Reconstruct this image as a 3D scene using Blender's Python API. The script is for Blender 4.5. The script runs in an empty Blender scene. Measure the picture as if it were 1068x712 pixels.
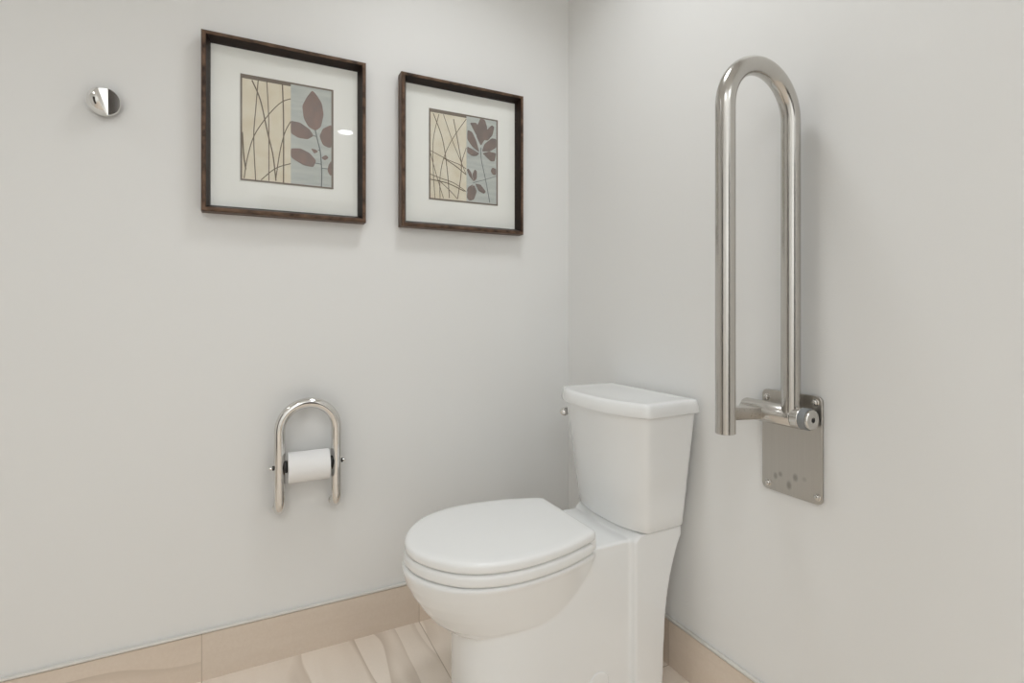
import bpy, bmesh, math, random
from mathutils import Vector, Matrix
random.seed(4)
scene = bpy.context.scene
COL = scene.collection
PI = math.pi

# ------------------------------------------------------------------ helpers
def mesh_obj(name, bm, mats, parent=None, smooth=True, angle=35, mods=None):
    bmesh.ops.recalc_face_normals(bm, faces=bm.faces[:])
    me = bpy.data.meshes.new(name)
    bm.to_mesh(me); bm.free()
    for m in (mats if isinstance(mats, (list, tuple)) else [mats]):
        me.materials.append(m)
    if smooth:
        me.shade_smooth()
        me.set_sharp_from_angle(angle=math.radians(angle))
    o = bpy.data.objects.new(name, me)
    COL.objects.link(o)
    if parent is not None:
        o.parent = parent
        o.matrix_parent_inverse = Matrix.Translation(-Vector(parent.location))
    return o

def thing(name, label, cat, loc):
    o = bpy.data.objects.new(name, None)
    o.empty_display_size = 0.05
    COL.objects.link(o)
    o.location = loc
    o['label'] = label; o['category'] = cat
    return o

def add_box(bm, lo, hi, bevel=0.0, seg=2, mi=0):
    r = bmesh.ops.create_cube(bm, size=1.0)
    vs = r['verts']
    for v in vs:
        v.co = Vector([(lo[i] + hi[i]) / 2 + v.co[i] * (hi[i] - lo[i]) for i in range(3)])
    fs = set(f for v in vs for f in v.link_faces)
    for f in fs: f.material_index = mi
    if bevel > 0:
        es = list(set(e for v in vs for e in v.link_edges))
        bmesh.ops.bevel(bm, geom=es, offset=bevel, segments=seg, affect='EDGES', profile=0.5)

def loft(bm, rings, cap0=True, cap1=True, mi=0):
    n = len(rings[0])
    V = [[bm.verts.new(p) for p in r] for r in rings]
    for a, b in zip(V[:-1], V[1:]):
        for i in range(n):
            f = bm.faces.new((a[i], a[(i + 1) % n], b[(i + 1) % n], b[i])); f.material_index = mi
    for flag, r in ((cap0, V[0]), (cap1, V[-1])):
        if flag:
            c = Vector((0, 0, 0))
            for v in r: c += v.co
            cv = bm.verts.new(c / n)
            for i in range(n):
                f = bm.faces.new((r[i], r[(i + 1) % n], cv)); f.material_index = mi

def frames(path):
    ts = []
    for i in range(len(path)):
        a = path[max(i - 1, 0)]; b = path[min(i + 1, len(path) - 1)]
        ts.append((b - a).normalized())
    up = Vector((0, 0, 1)) if abs(ts[0].z) < 0.9 else Vector((0, 1, 0))
    n = ts[0].cross(up).normalized()
    out = []
    for t in ts:
        n = (n - t * n.dot(t)).normalized()
        out.append((t, n, t.cross(n)))
    return out

def add_tube(bm, path, r, seg=28, mi=0, cap=True):
    path = [Vector(p) for p in path]
    rs = r if isinstance(r, (list, tuple)) else [r] * len(path)
    rings = []
    for p, (t, n, b), rr in zip(path, frames(path), rs):
        rings.append([p + (n * math.cos(2 * PI * k / seg) + b * math.sin(2 * PI * k / seg)) * rr for k in range(seg)])
    loft(bm, rings, cap, cap, mi)

def add_lathe(bm, origin, axis, prof, seg=40, mi=0):
    """prof: list of (distance along axis, radius)"""
    a = Vector(axis).normalized()
    n = a.cross(Vector((0, 0, 1)) if abs(a.z) < 0.9 else Vector((1, 0, 0))).normalized()
    b = a.cross(n)
    o = Vector(origin)
    rings = [[o + a * d + (n * math.cos(2 * PI * k / seg) + b * math.sin(2 * PI * k / seg)) * max(r, 1e-5) for k in range(seg)] for d, r in prof]
    loft(bm, rings, True, True, mi)

def resample(poly, n, sigma=0.0, closed=True):
    """equal arc-length resampling of a closed 2-D outline, then a Gaussian rounding of its corners"""
    pts = [Vector((p[0], p[1])) for p in poly]
    m = len(pts)
    L = [0.0]
    for i in range(m): L.append(L[-1] + (pts[(i + 1) % m] - pts[i]).length)
    tot = L[-1]
    def at(s):
        s %= tot
        lo, hi = 0, m
        while hi - lo > 1:
            mid = (lo + hi) // 2
            if L[mid] <= s: lo = mid
            else: hi = mid
        seg = L[lo + 1] - L[lo]
        u = 0 if seg < 1e-9 else (s - L[lo]) / seg
        return pts[lo].lerp(pts[(lo + 1) % m], u)
    out = []
    for k in range(n):
        s = tot * k / n
        if sigma > 0:
            acc = Vector((0, 0)); w = 0
            for j in range(-8, 9):
                d = j / 8 * 2.5
                g = math.exp(-d * d / 2)
                acc += at(s + d * sigma) * g; w += g
            out.append(acc / w)
        else:
            out.append(at(s))
    return out

def catmull(pts, sub=8):
    P = [Vector(p) for p in pts]
    out = []
    for i in range(len(P) - 1):
        p0 = P[max(i - 1, 0)]; p1 = P[i]; p2 = P[i + 1]; p3 = P[min(i + 2, len(P) - 1)]
        for k in range(sub):
            t = k / sub
            out.append(0.5 * ((2 * p1) + (p2 - p0) * t + (2 * p0 - 5 * p1 + 4 * p2 - p3) * t * t + (3 * p1 - p0 - 3 * p2 + p3) * t ** 3))
    out.append(P[-1])
    return out

# ------------------------------------------------------------------ materials
def new_mat(name, color, rough=0.5, metal=0.0, **kw):
    m = bpy.data.materials.new(name); m.use_nodes = True
    b = m.node_tree.nodes['Principled BSDF']
    b.inputs['Base Color'].default_value = (*color, 1)
    b.inputs['Roughness'].default_value = rough
    b.inputs['Metallic'].default_value = metal
    for k, v in kw.items():
        b.inputs[k.replace('_', ' ')].default_value = v
    return m

def srgb(r, g, b):
    f = lambda c: (c / 255 / 12.92) if c / 255 <= 0.04045 else ((c / 255 + 0.055) / 1.055) ** 2.4
    return (f(r), f(g), f(b))

class N:
    """small node-graph helper"""
    def __init__(s, mat):
        s.t = mat.node_tree; s.b = s.t.nodes['Principled BSDF']
    def add(s, typ, **props):
        n = s.t.nodes.new(typ)
        for k, v in props.items(): setattr(n, k, v)
        return n
    def link(s, a, b): s.t.links.new(a, b)
    def math(s, op, a, b=None, c=None):
        n = s.add('ShaderNodeMath', operation=op)
        for i, v in enumerate((a, b, c)):
            if v is None: continue
            if isinstance(v, (int, float)): n.inputs[i].default_value = v
            else: s.link(v, n.inputs[i])
        return n.outputs[0]
    def noise(s, vec, scale, detail=3, rough=0.5):
        n = s.add('ShaderNodeTexNoise')
        n.inputs['Scale'].default_value = scale; n.inputs['Detail'].default_value = detail; n.inputs['Roughness'].default_value = rough
        s.link(vec, n.inputs['Vector']); return n.outputs['Fac']
    def ramp(s, fac, stops):
        r = s.add('ShaderNodeValToRGB')
        e = r.color_ramp.elements
        while len(e) < len(stops): e.new(0.5)
        for el, (p, c) in zip(e, stops):
            el.position = p; el.color = (*c, 1) if len(c) == 3 else c
        s.link(fac, r.inputs[0]); return r.outputs[0]
    def mix(s, fac, a, b, mode='MIX'):
        n = s.add('ShaderNodeMix', data_type='RGBA', blend_type=mode)
        for i, v in ((0, fac), (6, a), (7, b)):
            if isinstance(v, (int, float)): n.inputs[i].default_value = v
            elif isinstance(v, tuple): n.inputs[i].default_value = (*v, 1)
            else: s.link(v, n.inputs[i])
        return n.outputs[2]
    def bump(s, h, strength, dist=0.001):
        n = s.add('ShaderNodeBump'); n.inputs['Strength'].default_value = strength; n.inputs['Distance'].default_value = dist
        s.link(h, n.inputs['Height']); s.link(n.outputs[0], s.b.inputs['Normal'])

def geo_pos(g): return g.add('ShaderNodeNewGeometry').outputs['Position']

def paint(name, col, rough=0.55):
    m = new_mat(name, col, rough)
    g = N(m); p = geo_pos(g)
    g.bump(g.noise(p, 260, 2), 0.12, 0.0006)
    return m

WALL = paint('wall_paint', (0.785, 0.785, 0.775), 0.5)
CEIL = paint('ceiling_paint', (0.84, 0.838, 0.83), 0.7)
ADDED_DOORM = new_mat('added_door_dark', (0.045, 0.036, 0.030), 0.45)  # dark finish of the added doors, gives the metal dark reflections

def tile_mat(name, plane):
    """beige vein-cut porcelain tile laid in the world grid of the room; plane 'floor', 'left', 'right'"""
    T = 0.604
    m = new_mat(name, (0.5, 0.4, 0.3), 0.38)
    g = N(m); pos = geo_pos(g)
    sep = g.add('ShaderNodeSeparateXYZ'); g.link(pos, sep.inputs[0])
    X, Y, Z = sep.outputs
    if plane == 'floor': U, V, u0, v0 = X, Y, -0.577, -0.53
    elif plane == 'left': U, V, u0, v0 = X, Z, -0.577, -3.0
    else: U, V, u0, v0 = Y, Z, -0.530, -3.0
    a = g.math('DIVIDE', g.math('SUBTRACT', U, u0), T)
    ia = g.math('FLOOR', a); fa = g.math('SUBTRACT', a, ia)
    if plane == 'floor':
        b = g.math('DIVIDE', g.math('SUBTRACT', V, v0), T)
        ib = g.math('FLOOR', b); fb = g.math('SUBTRACT', b, ib)
    else:
        ib = g.math('MULTIPLY', V, 0.0); fb = None
    cid = g.add('ShaderNodeCombineXYZ'); g.link(ia, cid.inputs[0]); g.link(ib, cid.inputs[1])
    cid.inputs[2].default_value = {'floor': 3, 'left': 7, 'right': 11}[plane]
    wn = g.add('ShaderNodeTexWhiteNoise'); wn.noise_dimensions = '3D'; g.link(cid.outputs[0], wn.inputs['Vector'])
    rs = g.add('ShaderNodeSeparateColor'); g.link(wn.outputs['Color'], rs.inputs[0])
    # vein coordinate: across the grain and (stretched) along the grain
    across = X if plane == 'floor' else V
    along = Y if plane == 'floor' else U
    vc = g.add('ShaderNodeCombineXYZ')
    g.link(g.math('ADD', across, g.math('MULTIPLY', rs.outputs[0], 7.0)), vc.inputs[0])
    g.link(g.math('ADD', g.math('MULTIPLY', along, 0.16), g.math('MULTIPLY', rs.outputs[1], 5.0)), vc.inputs[1])
    vec = vc.outputs[0]
    warp = g.noise(vec, 5.5, 2)
    k = g.math('ADD', g.math('MULTIPLY', across, 5.0 if plane == 'floor' else 12.0), g.math('ADD', g.math('MULTIPLY', warp, 3.2 if plane == 'floor' else 1.6), g.math('MULTIPLY', rs.outputs[2], 3.0)))
    fr = g.math('FRACT', k)
    band = g.ramp(fr, [(0.0, (0.0,) * 3), (0.80, (0.14,) * 3), (0.945, (0.72,) * 3), (0.965, (0.0,) * 3)])
    bandf = g.add('ShaderNodeRGBToBW'); g.link(band, bandf.inputs[0])
    soft = g.noise(vec, 14, 4, 0.6)
    light, mid, dark = (srgb(248, 238, 226), srgb(241, 228, 214), srgb(182, 162, 142)) if plane == 'floor' else (srgb(228, 216, 203), srgb(217, 202, 187), srgb(160, 140, 120))
    base = g.mix(g.math('MULTIPLY_ADD', soft, 1.6, -0.3), mid, light)
    strength = g.math('MULTIPLY', bandf.outputs[0], g.math('MULTIPLY_ADD', g.noise(vec, 3.1, 1), 3.2, -1.25))
    if plane == 'left': strength = g.math('MULTIPLY', strength, g.math('MULTIPLY_ADD', g.math('LESS_THAN', ia, -1.5), .85, .15))
    if plane == 'right': strength = g.math('MULTIPLY', strength, .35)
    cl = g.add('ShaderNodeClamp'); g.link(strength, cl.inputs[0])
    colr = g.mix(cl.outputs[0], base, dark)
    fine = g.noise(pos, 160, 3)
    colr = g.mix(g.math('MULTIPLY', fine, 0.16 if plane == 'floor' else 0.5), colr, srgb(204, 187, 170))
    tone = g.math('MULTIPLY_ADD', rs.outputs[2], 0.10, 0.93)
    tn = g.add('ShaderNodeCombineColor')
    for i in range(3): g.link(tone, tn.inputs[i])
    colr = g.mix(1.0, colr, tn.outputs[0], 'MULTIPLY')
    # grout
    def line(f):
        d = g.math('MINIMUM', f, g.math('SUBTRACT', 1.0, f))
        return g.math('LESS_THAN', d, 0.0022)
    gl = line(fa) if fb is None else g.math('MAXIMUM', line(fa), line(fb))
    colr = g.mix(gl, colr, srgb(190, 175, 158))
    g.link(colr, g.b.inputs['Base Color'])
    g.bump(g.math('SUBTRACT', g.math('MULTIPLY', fine, 0.15), gl), 0.35, 0.0008)
    return m

FLOORM = tile_mat('floor_tile', 'floor')
BASEL = tile_mat('baseboard_tile_left', 'left')
BASER = tile_mat('baseboard_tile_right', 'right')
TRIMM = new_mat('aluminium_edge_trim', (0.74, 0.725, 0.69), 0.4, 0.2)
CERAMIC = new_mat('vitreous_china', (0.82, 0.827, 0.825), 0.12, Coat_Weight=0.35, Coat_Roughness=0.05)
SEATM = new_mat('seat_plastic', (0.83, 0.835, 0.83), 0.2)
CHROME = new_mat('polished_chrome', (0.83, 0.82, 0.80), 0.06, 1.0)
PSTEEL = new_mat('polished_steel', (0.74, 0.725, 0.70), 0.08, 1.0)
RUBBER = new_mat('grey_rubber', (0.22, 0.23, 0.235), 0.55)
BLACKM = new_mat('black_plastic', (0.012, 0.012, 0.012), 0.4)

def brushed(name, axis, col=(0.58, 0.56, 0.53), rough=0.26, stains=None, vary=.16, bmp=.05):
    m = new_mat(name, col, rough, 1.0)
    g = N(m); pos = geo_pos(g)
    mp = g.add('ShaderNodeMapping'); s = [420, 420, 420]; s[axis] = 6
    mp.inputs['Scale'].default_value = s; g.link(pos, mp.inputs[0])
    n = g.noise(mp.outputs[0], 1.0, 2)
    g.link(g.math('MULTIPLY_ADD', n, vary, rough - vary / 2), g.b.inputs['Roughness'])
    c = g.mix(n, tuple(x * 0.93 for x in col), tuple(min(1, x * 1.07) for x in col))
    if stains:
        for (y, z, ry, rz, st) in stains:
            d = g.add('ShaderNodeVectorMath', operation='SUBTRACT'); g.link(pos, d.inputs[0]); d.inputs[1].default_value = (0, y, z)
            d2 = g.add('ShaderNodeVectorMath', operation='MULTIPLY'); g.link(d.outputs[0], d2.inputs[0]); d2.inputs[1].default_value = (0, 1 / ry, 1 / rz)
            ln = g.add('ShaderNodeVectorMath', operation='LENGTH'); g.link(d2.outputs[0], ln.inputs[0])
            mr = g.add('ShaderNodeMapRange', interpolation_type='SMOOTHSTEP')
            g.link(ln.outputs['Value'], mr.inputs[0])
            mr.inputs[1].default_value = 0.3; mr.inputs[2].default_value = 1.2; mr.inputs[3].default_value = st; mr.inputs[4].default_value = 0
            c = g.mix(mr.outputs[0], c, (0.25, 0.235, 0.215))
    g.link(c, g.b.inputs['Base Color'])
    g.bump(n, bmp, 0.0003)
    return m
STEEL_V = brushed('brushed_steel_rail', 2, (0.55, 0.53, 0.50), 0.19, None, .05, .015)
STEEL_H = brushed('brushed_steel_hinge', 1, (0.62, 0.60, 0.57), 0.2)
STEEL_X = brushed('brushed_steel_link', 0, (0.54, 0.52, 0.49), 0.3)
STEEL_P = brushed('brushed_steel_plate', 2, (0.50, 0.475, 0.44), 0.34,
                  [(-0.864, 0.627, .006, .009, .6), (-0.876, 0.634, .006, .007, .6), (-0.897, 0.615, .007, .011, .7),
                   (-0.912, 0.636, .007, .010, .65), (-0.933, 0.638, .006, .006, .3)])

def bronze_wood(name, dark, light):
    m = new_mat(name, dark, 0.42, Specular_IOR_Level=0.25)
    g = N(m); pos = geo_pos(g)
    mp = g.add('ShaderNodeMapping'); mp.inputs['Scale'].default_value = (30, 200, 30); g.link(pos, mp.inputs[0])
    n = g.noise(mp.outputs[0], 1.0, 5, 0.65)
    c = g.ramp(n, [(0.35, dark), (0.62, light)])
    g.link(c, g.b.inputs['Base Color'])
    g.bump(n, 0.2, 0.0008)
    return m
BRONZE = bronze_wood('bronze_wood', srgb(54, 41, 33), srgb(112, 88, 71))
ESPRESSO = bronze_wood('espresso_wood', srgb(24, 17, 14), srgb(44, 31, 25))
MATB = new_mat('mat_board', (0.90, 0.89, 0.87), 0.9)
def paper(name, c1, c2, scale=(40, 40, 9)):
    m = new_mat(name, c1, 0.8)
    g = N(m); pos = geo_pos(g)
    mp = g.add('ShaderNodeMapping'); mp.inputs['Scale'].default_value = scale; g.link(pos, mp.inputs[0])
    g.link(g.mix(g.math('MULTIPLY_ADD', g.noise(mp.outputs[0], 1, 3), 1.8, -0.4), c1, c2), g.b.inputs['Base Color'])
    return m
CREAM = paper('print_cream', srgb(230, 222, 206), srgb(218, 204, 180), (26, 26, 26))
CREAM_PALE = paper('print_pale_cream', srgb(233, 226, 212), srgb(219, 207, 186), (26, 26, 26))
BLUE = paper('print_blue_grey', srgb(178, 182, 181), srgb(200, 202, 198), (15, 15, 90))
TAUPE = new_mat('print_taupe', srgb(124, 112, 102), 0.8)
STEMM = new_mat('print_stem', srgb(116, 102, 86), 0.8)
LEAFM = paper('print_leaf', srgb(126, 115, 112), srgb(150, 124, 116), (55, 55, 40))
LEAFG = paper('print_star_leaf', srgb(118, 108, 105), srgb(140, 122, 115), (45, 45, 45))
STEMB = new_mat('print_blue_stem', srgb(118, 122, 122), 0.8)
TPM = paint('tissue_paper', (0.86, 0.855, 0.85), 0.95)
CARD = new_mat('cardboard', (0.42, 0.33, 0.24), 0.9)

GLASS = bpy.data.materials.new('picture_glass'); GLASS.use_nodes = True
_t = GLASS.node_tree; _t.nodes.clear()
_o = _t.nodes.new('ShaderNodeOutputMaterial'); _m = _t.nodes.new('ShaderNodeMixShader')
_tr = _t.nodes.new('ShaderNodeBsdfTransparent'); _gl = _t.nodes.new('ShaderNodeBsdfGlossy'); _fr = _t.nodes.new('ShaderNodeMath'); _lw = _t.nodes.new('ShaderNodeLayerWeight'); _pw = _t.nodes.new('ShaderNodeMath')
_gl.inputs['Roughness'].default_value = 0.02; _fr.operation = 'MULTIPLY_ADD'; _fr.inputs[1].default_value = .9; _fr.inputs[2].default_value = .022; _pw.operation = 'POWER'; _pw.inputs[1].default_value = 5; _lw.inputs[0].default_value = .5
_t.links.new(_lw.outputs['Facing'], _pw.inputs[0]); _t.links.new(_pw.outputs[0], _fr.inputs[0])
_tr.inputs[0].default_value = (0.99, 0.995, 0.99, 1)
_t.links.new(_fr.outputs[0], _m.inputs[0]); _t.links.new(_tr.outputs[0], _m.inputs[1]); _t.links.new(_gl.outputs[0], _m.inputs[2]); _t.links.new(_m.outputs[0], _o.inputs[0])

# ------------------------------------------------------------------ the room
RX, RY, RZ = -3.3, -3.6, 2.44
def struct(name, lo, hi, mat, bevel=0.0):
    bm = bmesh.new(); add_box(bm, lo, hi, bevel)
    o = mesh_obj(name, bm, mat, smooth=False); o['kind'] = 'structure'; return o
struct('floor', (RX - .1, RY - .1, -.1), (.1, .1, 0), FLOORM)
struct('ceiling', (RX - .1, RY - .1, RZ), (.1, .1, RZ + .1), CEIL)
struct('wall_left', (RX - .1, 0, 0), (.1, .1, RZ), WALL)
struct('wall_right', (0, RY - .1, 0), (.1, 0, RZ), WALL)
struct('wall_far', (RX - .1, RY - .1, 0), (RX, 0, RZ), WALL)
struct('wall_back', (RX, RY - .1, 0), (0, RY, RZ), WALL)
BH, BT = 0.128, 0.010
struct('baseboard_left', (RX, -BT, 0), (0, 0, BH - .0018), BASEL)
struct('baseboard_right', (-BT, RY, 0), (0, -BT, BH - .0018), BASER)
# slim metal edge profile capping the tile skirting: a lip and a rounded nose
def trim(name, a, b):
    bm = bmesh.new(); add_box(bm, a, b, 0.0012, 2)
    o = mesh_obj(name, bm, TRIMM); o['kind'] = 'structure'
trim('trim_1', (RX, -BT - .0015, BH), (0, 0, BH + .006))
trim('trim_2', (-BT - .0015, RY, BH), (0, -BT - .0015, BH + .006))
# unseen dark panelled doors, added behind the viewpoint for the metal to reflect
def added_panel_door(name, o, u, n, w):
    """o: floor corner on the wall, u: direction along the wall, n: into the room"""
    o, u, n = Vector(o), Vector(u), Vector(n)
    bm = bmesh.new()
    def blk(a0, a1, z0, z1, d0, d1, bev):
        p = o + u * a0 + n * d0; q = o + u * a1 + n * d1
        lo = (min(p.x, q.x), min(p.y, q.y), z0); hi = (max(p.x, q.x), max(p.y, q.y), z1)
        add_box(bm, lo, hi, bev)
    blk(0, w, 0, 2.03, 0, .035, .003)
    for z0, z1 in ((.2, .95), (1.1, 1.88)):
        for a0, a1 in ((.1, w / 2 - .035), (w / 2 + .035, w - .1)):
            blk(a0, a1, z0, z1, .033, .042, .006)
    d = mesh_obj(name, bm, ADDED_DOORM); d['kind'] = 'structure'
added_panel_door('added_door_1', (-.95, RY, 0), (1, 0, 0), (0, 1, 0), .80)
added_panel_door('added_door_2', (RX, -1.75, 0), (0, 1, 0), (1, 0, 0), .80)

# ------------------------------------------------------------------ toilet
CY = -0.456                       # centre line of bowl and seat
TY = -0.462                       # centre line of tank
toilet = thing('toilet', 'white two-piece toilet with closed seat lid and skirted base in the corner', 'toilet', (-0.30, CY, 0))

HALF = [(-.298, .110), (-.301, .130), (-.33, .1455), (-.40, .168), (-.46, .1795), (-.52, .1845), (-.57, .181), (-.62, .168), (-.66, .147),
        (-.695, .114), (-.722, .075), (-.738, .035), (-.743, 0.0)]
def seat_outline(n=180, sigma=0.006, back=-.298, dx=0.0, grow=0.0):
    h = catmull([Vector((x, w, 0)) for x, w in HALF], 8)
    pts = [(p.x, p.y) for p in h]
    near = [(x, -w) for x, w in pts]
    far = [(x, w) for x, w in reversed(pts[:-1])]
    poly = [(back, 0.0)] + near + far
    out = resample(poly, n, sigma)
    if grow:
        c = Vector((-.5, 0))
        out = [p + (p - c).normalized() * grow for p in out]
    return out
def ring3(o2, z, cy=CY, s=1.0, c=(-.52, 0)):
    return [Vector((c[0] + (p.x - c[0]) * s, cy + p.y * s, z)) for p in o2]

O = seat_outline()
# lid
bm = bmesh.new()
Zl = 0.434
loft(bm, [ring3(O, Zl, s=.985), ring3(O, Zl + .002, s=.997), ring3(O, Zl + .006, s=1.0), ring3(O, Zl + .014, s=1.0), ring3(O, Zl + .0185, s=.992),
          ring3(O, Zl + .0215, s=.975), ring3(O, Zl + .0228, s=.945), ring3(O, Zl + .0236, s=.86), ring3(O, Zl + .0242, s=.6), ring3(O, Zl + .0244, s=.3)])
for sy in (-.112, .112):            # moulded hinge feet at the back corners of the lid
    add_box(bm, (-.318, CY + sy - .016, .406), (-.296, CY + sy + .016, Zl + .010), .005, 3)
mesh_obj('seat_lid', bm, SEATM, toilet, angle=50)
# seat: a closed ring with the opening of the bowl
def seat_part(scale, z): return ring3([Vector((max(-.312 if p.x > -.312 else p.x, p.x) if False else min(p.x, -.318), p.y)) for p in O], z, s=scale)
inner = [Vector((-.515 + (p.x + .53) * .66, p.y * .62)) for p in O]
def inr(z, s=1.0): return [Vector((-.515 + (p.x + .515) * s, CY + p.y * s, z)) for p in inner]
bm = bmesh.new()
rings = [inr(.407), seat_part(.985, .4045), seat_part(1.001, .4065), seat_part(1.008, .412), seat_part(1.008, .422), seat_part(1.002, .428), seat_part(.986, .4305),
         seat_part(.95, .4315), inr(.430, 1.03), inr(.424, 1.0), inr(.412, 1.0), inr(.407)]
loft(bm, rings, False, False)
bmesh.ops.remove_doubles(bm, verts=bm.verts[:], dist=1e-6)
mesh_obj('seat', bm, SEATM, toilet, angle=50)

# bowl, skirt and tank platform: overlapping solids fused by remeshing into one ceramic body
def tank_outline(hb, hf, xb, xc, bow, sigma, n=200):
    """plan of tank: flat back at xb, sides flaring from hb to hf, bowed front"""
    poly = [(xb, 0.0), (xb, -hb), (xc, -hf)]
    for k in range(1, 24):
        y = -hf + 2 * hf * k / 24
        poly.append((xc - bow * (1 - abs(y / hf) ** 2.7), y))
    poly += [(xc, hf), (xb, hb)]
    return resample(poly, n, sigma)
def tring(o2, z, inset=0.0, cy=TY):
    c = Vector((-.11, 0))
    out = []
    n = len(o2)
    for i, p in enumerate(o2):
        t = (o2[(i + 1) % n] - o2[i - 1]).normalized()
        nrm = Vector((-t.y, t.x))
        if nrm.dot(p - c) < 0: nrm = -nrm
        q = p - nrm * inset
        out.append(Vector((q.x, cy + q.y, z)))
    return out

bm = bmesh.new()
BK = -.27
def bowl_ring(z, nose, w):
    o2 = O
    k = (BK - nose) / (BK + .743)
    return [Vector((BK + (min(p.x, BK) - BK) * k, CY + p.y * w, z)) for p in o2]
levels = [(.198, -.49, .26), (.203, -.55, .38), (.213, -.594, .48), (.227, -.626, .565), (.244, -.652, .64), (.2665, -.679, .715), (.303, -.707, .795), (.335, -.728, .865),
          (.362, -.741, .925), (.383, -.748, .97), (.394, -.750, 1.0), (.400, -.748, 1.0), (.4025, -.744, .99)]
loft(bm, [bowl_ring(*l) for l in levels])
# skirt
sk = [(-.15, 0), (-.15, -.128), (-.47, -.128)]
for k in range(1, 24):
    a = -PI / 2 + PI * k / 24
    sk.append((-.47 - .151 * abs(math.cos(a)) ** .82, .128 * math.copysign(abs(math.sin(a)) ** .82, math.sin(a))))
sk += [(-.47, .128), (-.15, .128)]
sk = resample(sk, 160, .006)
loft(bm, [[Vector((p.x, CY + p.y, z)) for p in sk] for z in (0.0, .1, .2, .3, .388)])
# rear column with the swept-back rear edge
prof = [(-.190, 0), (-.190, .409), (-.170, .4235), (-.027, .4235), (-.0285, .400), (-.040, .378), (-.054, .34), (-.067, .297), (-.077, .25), (-.084, .20), (-.090, .10), (-.093, 0)]
def col_ring(y, ins): 
    return [Vector((min(max(x, -.190 + ins), 1) if x < -.15 else x - ins, CY + y, z)) for x, z in prof]
loft(bm, [col_ring(-.1455, .006), col_ring(-.1425, .002), col_ring(-.13, 0), col_ring(.12, 0), col_ring(.131, .002), col_ring(.134, .006)])
# deck behind the seat, widening to the column
dk = resample([(-.12, 0), (-.12, -.1275), (-.37, -.1275), (-.37, .1275), (-.12, .1275)], 120, .003)
loft(bm, [[Vector((p.x, CY + p.y, z)) for p in dk] for z in (.33, .37, .406)] + [[Vector((-.22 + (p.x + .22) * .985, CY + p.y * .975, .4095)) for p in dk]])
# platform under the tank
TB = tank_outline(.1385, .1385, -.030, -.150, .043, .010)
loft(bm, [tring(TB, .39), tring(TB, .405, 0), tring(TB, .418, .001), tring(TB, .4245, .005)])
bowl = mesh_obj('bowl', bm, CERAMIC, toilet)
md = bowl.modifiers.new('fuse', 'REMESH'); md.mode = 'VOXEL'; md.voxel_size = 0.0036; md.use_smooth_shade = True
sm = bowl.modifiers.new('soften', 'SMOOTH'); sm.factor = 0.5; sm.iterations = 3
dg = bpy.context.evaluated_depsgraph_get(); dg.update()
me = bpy.data.meshes.new_from_object(bowl.evaluated_get(dg))
bowl.modifiers.clear()
bowl.data = me
me.shade_smooth()
# bolt caps low on the skirt
for sy in (-1, 1):
    bm = bmesh.new()
    add_lathe(bm, (-.290, CY + sy * .126, .070), (0, sy, 0), [(0, .030), (.003, .030), (.0045, .0285), (.005, .025), (.0052, 0.0)], 48)
    mesh_obj('bolt_cap', bm, CERAMIC, toilet, angle=50)
# tank
bm = bmesh.new()
def tank_at(t):
    return tank_outline(.153 + .028 * t, .157 + .030 * t, -.030 + .008 * t, -.158 - .032 * t, .039 + .010 * t, .009)
rs = [tring(tank_at(0), .4265, .007, -.457), tring(tank_at(0), .4275, .003, -.457), tring(tank_at(0), .431, .0, -.457)]
for t in (.1, .3, .5, .7, .9, 1.0): rs.append(tring(tank_at(t), .431 + .301 * t, 0, -.457 - .008 * t))
loft(bm, rs)
mesh_obj('tank', bm, CERAMIC, toilet, angle=50)
LO = tank_outline(.191, .200, -.012, -.196, .054, .010)
bm = bmesh.new()
loft(bm, [tring(LO, .7335, .006), tring(LO, .7345, .001), tring(LO, .738, 0), tring(LO, .757, .0035), tring(LO, .7635, .0055), tring(LO, .7672, .009)] +
         [[Vector((-.118 + (p.x + .118) * k, TY + (p.y - TY) * k, z)) for p in tring(LO, 0, .009)] for k, z in ((.965, .7685), (.93, .7690), (.89, .7686), (.6, .7684), (.3, .7684))])
mesh_obj('tank_lid', bm, CERAMIC, toilet, angle=50)
# trip lever on the side of the tank next to the left wall
bm = bmesh.new()
ys = TY + .179
add_lathe(bm, (-.170, ys - .004, .690), (0, 1, 0), [(0, .013), (.006, .013), (.009, .011), (.010, .006), (.017, .0055), (.018, .0055)], 28)
add_tube(bm, [(-.158, ys + .015, .692), (-.166, ys + .016, .691), (-.180, ys + .016, .689), (-.193, ys + .016, .687), (-.201, ys + .0155, .686), (-.205, ys + .015, .685)], [.006, .011, .014, .0135, .009, .002], 20)
fl = mesh_obj('flush_lever', bm, CHROME, toilet, angle=50); fl['label'] = 'small chrome flush lever on the tank side'

# ------------------------------------------------------------------ framed prints on the left wall
def frame_bm(x0, x1, z0, z1):
    bm = bmesh.new()
    # profile: (inset from the outer edge, y, material)
    prof = [(0, -.001), (0, -.036), (.0025, -.0408), (.005, -.042), (.0095, -.042), (.0115, -.040), (.014, -.032), (.018, -.020), (.021, -.0135), (.021, -.004), (.006, -.001)]
    rings = []
    for d, y in prof:
        rings.append([bm.verts.new((x0 + d, y, z0 + d)), bm.verts.new((x1 - d, y, z0 + d)), bm.verts.new((x1 - d, y, z1 - d)), bm.verts.new((x0 + d, y, z1 - d))])
    for i in range(len(rings)):
        a, b = rings[i], rings[(i + 1) % len(rings)]
        for k in range(4):
            f = bm.faces.new((a[k], a[(k + 1) % 4], b[(k + 1) % 4], b[k]))
            f.material_index = 1 if 5 <= i <= 8 else 0
    return bm

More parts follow.
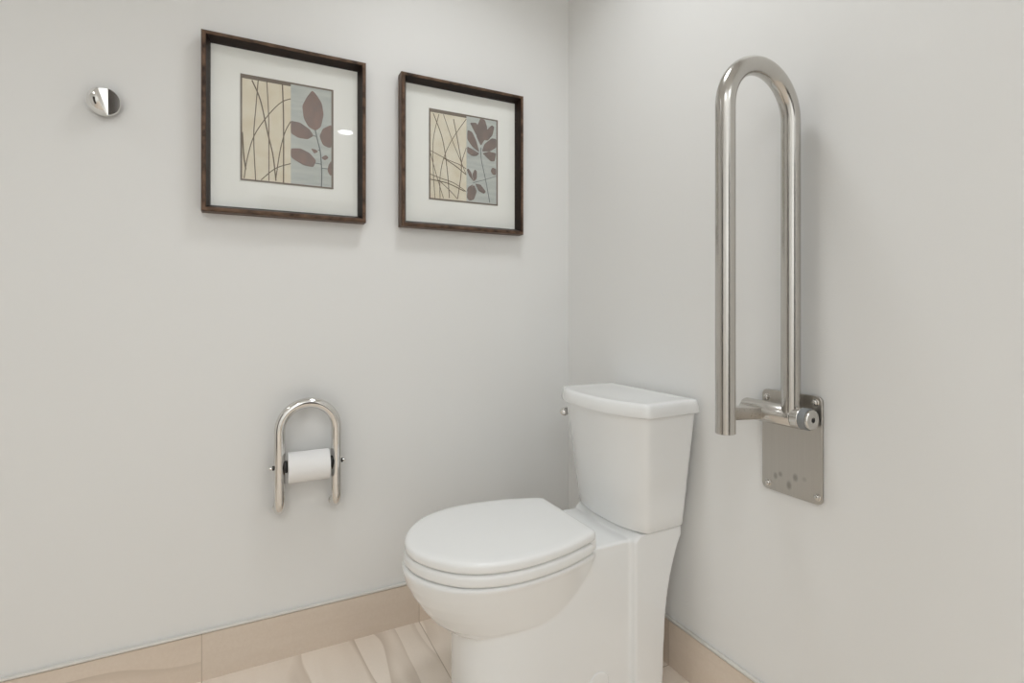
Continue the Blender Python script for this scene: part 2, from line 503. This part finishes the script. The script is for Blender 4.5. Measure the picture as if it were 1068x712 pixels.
def build_print(parent, x0, x1, z0, z1, stems, leaves, twigs, split, mats, tw):
    bm = bmesh.new()
    W, H = x1 - x0, z1 - z0
    yb = -.0105
    P = lambda u, v, y: Vector((x0 + u * W, y, z1 - v * H))
    def quad(u0, u1, v0, v1, y, th, mi):
        a, b = P(u0, v1, y), P(u1, v0, y - th)
        add_box(bm, (a.x, b.y, a.z), (b.x, a.y, b.z), mi=mi)
    quad(0, 1, 0, 1, yb, .0010, 0)                               # taupe border sheet
    quad(.019, split, .040, .984, yb - .0010, .0003, 1)          # cream panel
    quad(split, .976, .018, .984, yb - .0010, .0003, 2)          # blue-grey panel
    yt = yb - .00145
    lim = lambda p, a, b: (min(max(p[0], a), b), min(max(p[1], .014), .985))
    def stroke(pts, w, mi, a, b, y):
        c = catmull([Vector((lim(p, a, b)[0] * W, lim(p, a, b)[1] * H, 0)) for p in pts], 6)
        vs = []
        for i, p in enumerate(c):
            t = (c[min(i + 1, len(c) - 1)] - c[max(i - 1, 0)]).normalized()
            n = Vector((-t.y, t.x, 0)) * w / 2
            vs.append([bm.verts.new((x0 + q.x, yy, z1 - q.y)) for yy in (y, y - .00012) for q in (p + n, p - n)])
        for A, B in zip(vs[:-1], vs[1:]):
            for i, j in ((0, 1), (1, 3), (3, 2), (2, 0)):
                bm.faces.new((A[i], A[j], B[j], B[i])).material_index = mi
    for k, s in enumerate(stems): stroke(s, tw * (1.35 if k % 3 == 0 else 1.0), 3, .018, split, yt - .00004 * k)
    for k, s in enumerate(twigs): stroke(s, tw * (1.3 if k == 0 else .9), 5, split, .977, yt - .00003 * k)
    for k, l in enumerate(leaves):
        pts = [Vector((p.x, p.y)) for p in resample([lim((sum(q[0] for q in l) / len(l) + (p[0] - sum(q[0] for q in l) / len(l)) * 1.08, sum(q[1] for q in l) / len(l) + (p[1] - sum(q[1] for q in l) / len(l)) * 1.08), split, .975) for p in l], 40, .011)]
        y = yt - .0003 - .00005 * k
        top = [bm.verts.new(P(p.x, p.y, y - .00012)) for p in pts]
        bot = [bm.verts.new(P(p.x, p.y, y + .00012)) for p in pts]
        c = sum((p for p in pts), Vector((0, 0))) / len(pts)
        cv = bm.verts.new(P(c.x, c.y, y - .00012))
        n = len(pts)
        for i in range(n):
            bm.faces.new((top[i], top[(i + 1) % n], cv)).material_index = 4
            bm.faces.new((bot[i], bot[(i + 1) % n], top[(i + 1) % n], top[i])).material_index = 4
    return mesh_obj('print', bm, mats, parent, smooth=False)

S1= [[(0.118, 0.047), (0.203, 0.222), (0.277, 0.516), (0.334, 0.73), (0.366, 0.974)], [(0.181, 0.04), (0.158, 0.296), (0.136, 0.584), (0.155, 0.994)], [(0.27, 0.039), (0.29, 0.396), (0.292, 0.981)], [(0.434, 0.039), (0.446, 0.375), (0.446, 0.984)], [(0.523, 0.161), (0.415, 0.216), (0.277, 0.364), (0.141, 0.567), (0.07, 0.793), (0.039, 0.98)], [(0.524, 0.381), (0.463, 0.492), (0.408, 0.688), (0.362, 0.974)], [(0.02, 0.549), (0.035, 0.764), (0.056, 0.895)], [(0.525, 0.792), (0.362, 0.855), (0.211, 0.98)]]
L1= [[(0.76, 0.055), (0.702, 0.13), (0.657, 0.215), (0.673, 0.326), (0.722, 0.398), (0.795, 0.424), (0.851, 0.381), (0.88, 0.263), (0.86, 0.16), (0.81, 0.097)], [(0.524, 0.381), (0.625, 0.385), (0.723, 0.433), (0.766, 0.489), (0.703, 0.528), (0.607, 0.526), (0.524, 0.493)], [(0.525, 0.649), (0.626, 0.637), (0.724, 0.669), (0.793, 0.732), (0.763, 0.796), (0.666, 0.789), (0.569, 0.747), (0.525, 0.726)], [(0.973, 0.365), (0.881, 0.413), (0.845, 0.488), (0.881, 0.563), (0.942, 0.583), (0.974, 0.579)], [(0.975, 0.721), (0.942, 0.769), (0.933, 0.823), (0.963, 0.865), (0.975, 0.867)], [(0.747, 0.619), (0.802, 0.625), (0.826, 0.64), (0.782, 0.666)], [(0.862, 0.698), (0.912, 0.666), (0.946, 0.689), (0.902, 0.72)]]
T1= [[(0.791, 0.424), (0.821, 0.535), (0.852, 0.655), (0.866, 0.847), (0.863, 0.986)], [(0.793, 0.758), (0.862, 0.763)], [(0.866, 0.803), (0.938, 0.801)], [(0.762, 0.486), (0.805, 0.493)], [(0.822, 0.623), (0.848, 0.629)]]
S2= [[(0.058, 0.053), (0.186, 0.324), (0.253, 0.674), (0.281, 0.967)], [(0.135, 0.051), (0.058, 0.341), (0.058, 0.694), (0.081, 0.984)], [(0.198, 0.045), (0.317, 0.308), (0.426, 0.503), (0.524, 0.684)], [(0.341, 0.078), (0.414, 0.372), (0.455, 0.614), (0.401, 0.962)], [(0.524, 0.052), (0.329, 0.297), (0.21, 0.509), (0.151, 0.74), (0.151, 0.978)], [(0.018, 0.466), (0.257, 0.541), (0.426, 0.579), (0.524, 0.617)], [(0.198, 0.529), (0.377, 0.604), (0.524, 0.684)], [(0.018, 0.494), (0.093, 0.709), (0.198, 0.976)], [(0.018, 0.726), (0.163, 0.758), (0.353, 0.796), (0.524, 0.875)], [(0.018, 0.782), (0.257, 0.805), (0.499, 0.874)], [(0.128, 0.78), (0.281, 0.878), (0.401, 0.972)], [(0.524, 0.377), (0.455, 0.557), (0.455, 0.633)]]
L2= [[(0.743, 0.316), (0.678, 0.223), (0.693, 0.105), (0.735, 0.022), (0.799, 0.032), (0.83, 0.106), (0.824, 0.204)], [(0.728, 0.259), (0.66, 0.197), (0.585, 0.091), (0.673, 0.079), (0.723, 0.15)], [(0.781, 0.253), (0.812, 0.157), (0.901, 0.077), (0.94, 0.091), (0.914, 0.183), (0.85, 0.25)], [(0.766, 0.387), (0.799, 0.305), (0.901, 0.23), (0.966, 0.229), (0.966, 0.324), (0.876, 0.374)], [(0.773, 0.415), (0.863, 0.385), (0.966, 0.393), (0.945, 0.483), (0.889, 0.49), (0.824, 0.448)], [(0.71, 0.397), (0.668, 0.283), (0.61, 0.194), (0.548, 0.179), (0.543, 0.279), (0.61, 0.348)], [(0.71, 0.422), (0.635, 0.393), (0.543, 0.365), (0.543, 0.429), (0.61, 0.459), (0.673, 0.452)], [(0.635, 0.749), (0.573, 0.698), (0.531, 0.625), (0.561, 0.613), (0.598, 0.657), (0.623, 0.731)], [(0.638, 0.745), (0.615, 0.674), (0.648, 0.613), (0.678, 0.629), (0.678, 0.707)], [(0.66, 0.776), (0.735, 0.779), (0.812, 0.849), (0.786, 0.875), (0.71, 0.849)], [(0.635, 0.798), (0.673, 0.862), (0.635, 0.952), (0.573, 0.971), (0.536, 0.941), (0.548, 0.854)], [(0.623, 0.785), (0.548, 0.825), (0.533, 0.874), (0.573, 0.852)], [(0.966, 0.574), (0.914, 0.565), (0.889, 0.607), (0.927, 0.643), (0.966, 0.642)]]
T2= [[(0.743, 0.351), (0.748, 0.486), (0.812, 0.713), (0.876, 0.973)], [(0.623, 0.766), (0.799, 0.714), (0.971, 0.658)]]

def picture(label, X, Z, PX, PZ, art, split, mats, tw):
    root = thing('framed_print', label, 'picture', ((X[0] + X[1]) / 2, -.001, Z[0]))
    root['group'] = 'framed botanical prints on the left wall'
    mesh_obj('frame', frame_bm(X[0], X[1], Z[0], Z[1]), [BRONZE, ESPRESSO], root, angle=25)
    bm = bmesh.new(); add_box(bm, (X[0] + .012, -.0100, Z[0] + .012), (X[1] - .012, -.0045, Z[1] - .012))
    mesh_obj('mat_board', bm, MATB, root, smooth=False)
    build_print(root, PX[0], PX[1], PZ[0], PZ[1], *art, split, mats, tw)
    bm = bmesh.new(); add_box(bm, (X[0] + .0185, -.0185, Z[0] + .0185), (X[1] - .0185, -.0165, Z[1] - .0185))
    mesh_obj('glass', bm, GLASS, root, smooth=False)
    return root
picture('dark bronze framed print of rounded oval leaves, nearer the chrome robe hook',
        (-1.181, -.750), (1.266, 1.749), (-1.0885, -.841), (1.363, 1.6595), (S1, L1, T1), .524, [TAUPE, CREAM, BLUE, STEMM, LEAFM, STEMB], .0026)
picture('dark bronze framed print of pointed star-shaped leaves, nearer the room corner',
        (-.642, -.2105), (1.265, 1.7475), (-.544, -.2975), (1.3625, 1.658), (S2, L2, T2), .528, [TAUPE, CREAM_PALE, BLUE, STEMM, LEAFG, STEMB], .0021)

# ------------------------------------------------------------------ robe hook
HX, HZ = -1.392, 1.524
hook = thing('robe_hook', 'small round chrome robe hook with a notch on the wall left of the pictures', 'hook', (HX, 0, HZ))
def dome(prof, seg=56):
    bm = bmesh.new(); add_lathe(bm, (HX, 0, HZ), (0, -1, 0), prof, seg); return bm
bm = dome([(-.001, .031), (.003, .0335), (.012, .0352), (.0165, .0350), (.0180, .0338), (.0182, .028), (.0182, .012)])
mesh_obj('back_disc', bm, CHROME, hook, angle=40)
def lobe(planes):
    """a piece of the flattened ball in front of the disc, on one side of the notch"""
    bm = bmesh.new()
    prof = [(.0165, .020), (.0168, .0348)]
    for k in range(1, 19):
        a = PI / 2 * k / 18
        prof.append((.018 + .036 * math.sin(a), .0355 * math.cos(a) if k < 18 else 0.0))
    add_lathe(bm, (HX, 0, HZ), (0, -1, 0), prof, 64)
    for co, no in planes:
        g = bmesh.ops.bisect_plane(bm, geom=bm.verts[:] + bm.edges[:] + bm.faces[:], plane_co=Vector((HX, 0, HZ)) + Vector(co), plane_no=Vector(no), clear_inner=True)
        bmesh.ops.edgeloop_fill(bm, edges=[e for e in g['geom_cut'] if isinstance(e, bmesh.types.BMEdge)])
    mesh_obj('hook_lobe', bm, CHROME, hook, angle=35)
# the notch is a wedge, narrow at the foot and open at the top
lobe([((.0085, 0, -.026), (-.945, .12, -.302))])
lobe([((.0070, 0, 0), (1, .12, 0)), ((.018, -.030, 0), (-.24, .94, .22))])

# ------------------------------------------------------------------ toilet paper holder
hold = thing('toilet_paper_holder', 'polished chrome arch-shaped toilet paper holder on the wall under the pictures', 'paper holder', (-.914, 0, .45))
xl, xr, yo = -.9905, -.8385, -.050
xc = (xl + xr) / 2; R = (xr - xl) / 2; zc = .6615; rt = .0145
def bend(x, rb=.036, z=.434):
    pts = [(x, -.003, z)]
    for k in range(0, 9):
        a = PI / 2 * k / 8
        pts.append((x, yo + rb - rb * math.sin(a), z + rb - rb * math.cos(a)))
    return pts
path = bend(xl) + [(xl, yo, .50), (xl, yo, .58)]
for k in range(0, 33):
    a = PI - PI * k / 32
    path.append((xc + R * math.cos(a), yo, zc + R * math.sin(a)))
path += [(xr, yo, .58), (xr, yo, .50)] + list(reversed(bend(xr)))
bm = bmesh.new(); add_tube(bm, path, rt, 32); mesh_obj('arch_rail', bm, PSTEEL, hold, angle=50)
for x in (xl, xr):
    bm = bmesh.new(); add_lathe(bm, (x, 0, .434), (0, -1, 0), [(0, .0158), (.003, .0158), (.0045, .0150), (.005, .0135)], 32); mesh_obj('wall_flange', bm, PSTEEL, hold, angle=45)
bm = bmesh.new(); add_lathe(bm, (xc, 0, zc + R - .004), (0, -1, 0), [(0, .0095), (.045, .0095)], 28); mesh_obj('wall_post', bm, PSTEEL, hold, angle=45)
zr = .562
bm = bmesh.new(); add_lathe(bm, (xl, yo, zr), (1, 0, 0), [(0, .007), (xr - xl, .007)], 24); mesh_obj('spindle', bm, CHROME, hold)
for x, s in ((xl, 1), (xr, -1)):  # black disc where each arch leg meets the roll
    bm = bmesh.new(); add_lathe(bm, (x + s * .0100, yo, zr), (s, 0, 0), [(0, .0145), (.006, .017), (.0085, .017), (.010, .0155)], 28)
    w = mesh_obj('roll_end_disc', bm, BLACKM, hold, angle=45); w['label'] = 'black disc'
    bm = bmesh.new(); add_lathe(bm, (x - s * .0138, yo, zr), (-s, 0, 0), [(0, .0062), (.0045, .0062), (.005, .0035), (.007, .0035), (.0075, .0045), (.011, .0045), (.0125, .003)], 24, 0)
    for f in bm.faces:
        if abs((f.calc_center_median().x - x)) < .0186: f.material_index = 1
    mesh_obj('side_knob', bm, [CHROME, BLACKM], hold, angle=45)
roll = thing('toilet_paper_roll', 'roll of white toilet paper hanging on the chrome arch holder', 'toilet paper', (-.9145, yo, zr))
bm = bmesh.new()
def annulus(bm, x0, x1, ro, ri, seg=56):
    def rg(x, r): return [Vector((x, yo + r * math.cos(2 * PI * k / seg), zr - .004 + r * math.sin(2 * PI * k / seg))) for k in range(seg)]
    loft(bm, [rg(x0, ri), rg(x0, ro - .0015), rg(x0 + .0012, ro), rg(x1 - .0012, ro), rg(x1, ro - .0015), rg(x1, ri), rg(x0, ri)], False, False)
    bmesh.ops.remove_doubles(bm, verts=bm.verts[:], dist=1e-6)
annulus(bm, -.9700, -.8590, .0425, .0205); mesh_obj('paper', bm, TPM, roll, angle=40)
bm = bmesh.new(); annulus(bm, -.9697, -.8593, .0204, .0192); w = mesh_obj('core_tube', bm, CARD, roll, angle=40); w['label'] = 'brown cardboard tube'

# ------------------------------------------------------------------ fold-up grab bar on the right wall
bar = thing('folding_grab_bar', 'brushed steel fold-up grab bar, raised upright on the right wall beside the toilet', 'grab bar', (0, -.90, .59))
Y0, Y1, Z0, Z1 = -.9715, -.8295, .5925, .8200
bm = bmesh.new()
poly = []
rc = .012
for cy, cz, a0 in ((Y1 - rc, Z1 - rc, 0), (Y0 + rc, Z1 - rc, PI / 2), (Y0 + rc, Z0 + rc, PI), (Y1 - rc, Z0 + rc, 3 * PI / 2)):
    for k in range(9):
        a = a0 + PI / 2 * k / 8
        poly.append((cy + rc * math.cos(a), cz + rc * math.sin(a)))
rg = lambda x, s=0.0: [Vector((x, y + (s if y < -.9 else -s), z + (s if z < .7 else -s))) for y, z in poly]
loft(bm, [rg(0.0), rg(-.0052), rg(-.006, .0008)])
mesh_obj('wall_plate', bm, STEEL_P, bar, angle=15)
for y, z in ((-.843, .803), (-.958, .807), (-.846, .607), (-.962, .609)):
    bm = bmesh.new(); add_lathe(bm, (-.0055, y, z), (-1, 0, 0), [(0, .0078), (.0012, .0078), (.0022, .0060), (.0058, .0058), (.0075, .0045), (.0082, .002)], 24)
    mesh_obj('screw', bm, STEEL_H, bar, angle=45)
cx_, cz_, cr = -.0345, .7745, .0235
bm = bmesh.new(); add_lathe(bm, (cx_, -.806, cz_), (0, -1, 0), [(0, .019), (.0015, .0225), (.004, cr), (.124, cr), (.1255, cr - .0012)], 48)
add_box(bm, (-.034, -.95, cz_ - .016), (-.0055, -.835, cz_ + .016), .003)
mesh_obj('hinge_cylinder', bm, STEEL_H, bar, angle=40)
bm = bmesh.new(); add_lathe(bm, (cx_, -.9325, cz_), (0, -1, 0), [(0, cr - .0015), (.001, cr), (.0165, cr), (.0175, cr - .001)], 48); mesh_obj('collar', bm, STEEL_H, bar, angle=40)
bm = bmesh.new(); add_lathe(bm, (cx_, -.950, cz_), (0, -1, 0), [(0, cr - .0008), (.014, cr - .0008), (.0155, cr - .002)], 48)
w = mesh_obj('rubber_ring', bm, RUBBER, bar, angle=40); w['label'] = 'grey rubber ring'
bm = bmesh.new(); add_lathe(bm, (cx_, -.9655, cz_), (0, -1, 0), [(0, cr - .003), (.0045, cr - .003), (.006, cr - .0045), (.0062, .006), (.0040, .0055), (.0040, .002)], 48)
ecap = mesh_obj('end_cap', bm, STEEL_H, bar, angle=40)
bm = bmesh.new(); add_lathe(bm, (cx_, -.9695, cz_), (0, -1, 0), [(0, .0048), (.0012, .0048), (.0014, .004)], 6)
w = mesh_obj('socket_screw', bm, BLACKM, ecap, smooth=False)
w.matrix_parent_inverse = Matrix.Translation(-Vector(bar.location)); w.parent = ecap; w.matrix_parent_inverse = Matrix.Identity(4)
yb, xn, xf, rb = -.9235, -.0375, -.2345, .0190
ztop = 1.4475
Rb = (xn - xf) / 2; xm = (xn + xf) / 2; zb = 1.501 - Rb
path = [(xn, yb, .782), (xn, yb, .9), (xn, yb, 1.1), (xn, yb, zb - .05)]
for k in range(0, 41):
    a = PI * k / 40
    path.append((xm + Rb * math.cos(a), yb, zb + Rb * math.sin(a)))
path += [(xf, yb, zb - .05), (xf, yb, 1.1), (xf, yb, .9), (xf, yb, .7600), (xf, yb, .7590)]
bm = bmesh.new(); add_tube(bm, path, [rb] * (len(path) - 1) + [rb - .0012], 40)
mesh_obj('grab_rail', bm, STEEL_V, bar, angle=50)
# link between the free leg and the hinge cylinder
bm = bmesh.new()
A = [Vector((xf + .004, yb + dy, .799 + dz)) for dy, dz in ((-.013, -.0125), (.013, -.0125), (.013, .0125), (-.013, .0125))]
B = [Vector((-.052, -.852 + dy, .772 + dz)) for dy, dz in ((-.014, -.0120), (.014, -.0120), (.014, .0120), (-.014, .0120))]
loft(bm, [A, B])
bmesh.ops.bevel(bm, geom=[e for e in bm.edges if e.calc_face_angle(0) > .5 and len(e.link_faces) == 2], offset=.0018, segments=2, affect='EDGES')
mesh_obj('link_arm', bm, STEEL_X, bar, angle=40)

# ------------------------------------------------------------------ lamps: recessed ceiling downlights
def downlight(x, y, power, r=.075, col=(.95, .98, 1.0), spread=150):
    l = bpy.data.lights.new('downlight', 'AREA'); l.shape = 'DISK'; l.size = 2 * r; l.energy = power; l.color = col; l.spread = math.radians(spread)
    o = bpy.data.objects.new('downlight', l); COL.objects.link(o); o.location = (x, y, RZ - .004)
downlight(-.50, -.66, 4.6, .16, spread=130)
downlight(-.353, -2.772, 4.5, .055)
downlight(-2.5, -.45, 2.4)
downlight(-1.6, -2.0, 5, .11)
# added fill lamp, aimed at the walls and ceiling behind the viewpoint
l = bpy.data.lights.new('added_fill_light', 'AREA'); l.shape = 'DISK'; l.size = .3; l.energy = 34.5; l.color = (.935, .975, 1.0)
o = bpy.data.objects.new('added_fill_light', l); COL.objects.link(o); o.location = (-1.25, -2.2, 1.45)
o.rotation_euler = Vector((-.32, -.8, .32)).to_track_quat('-Z', 'Y').to_euler()

w = bpy.data.worlds.new('world'); scene.world = w; w.use_nodes = True
w.node_tree.nodes['Background'].inputs[0].default_value = (.8, .8, .8, 1); w.node_tree.nodes['Background'].inputs[1].default_value = 0.3

# ------------------------------------------------------------------ camera: level, with a small downward lens shift
cam = bpy.data.cameras.new('camera'); co = bpy.data.objects.new('camera', cam); COL.objects.link(co)
cam.sensor_width = 36; cam.lens = 36 * 550 / 1068; cam.shift_y = -32 / 1068; cam.clip_start = .02
co.location = (-1.0780, -1.6587, 1.0)
co.rotation_euler = (PI / 2, 0, -math.atan2(279, 550))
scene.camera = co

scene.view_settings.view_transform = 'Standard'; scene.view_settings.look = 'None'
scene.view_settings.gamma = 1; scene.view_settings.use_curve_mapping = False
scene.view_settings.exposure = -0.13
scene.cycles.use_denoising = True
scene.cycles.max_bounces = 14; scene.cycles.diffuse_bounces = 8; scene.cycles.glossy_bounces = 8; scene.cycles.transparent_max_bounces = 12
scene.cycles.caustics_reflective = False; scene.cycles.caustics_refractive = False
scene.cycles.sample_clamp_indirect = 4
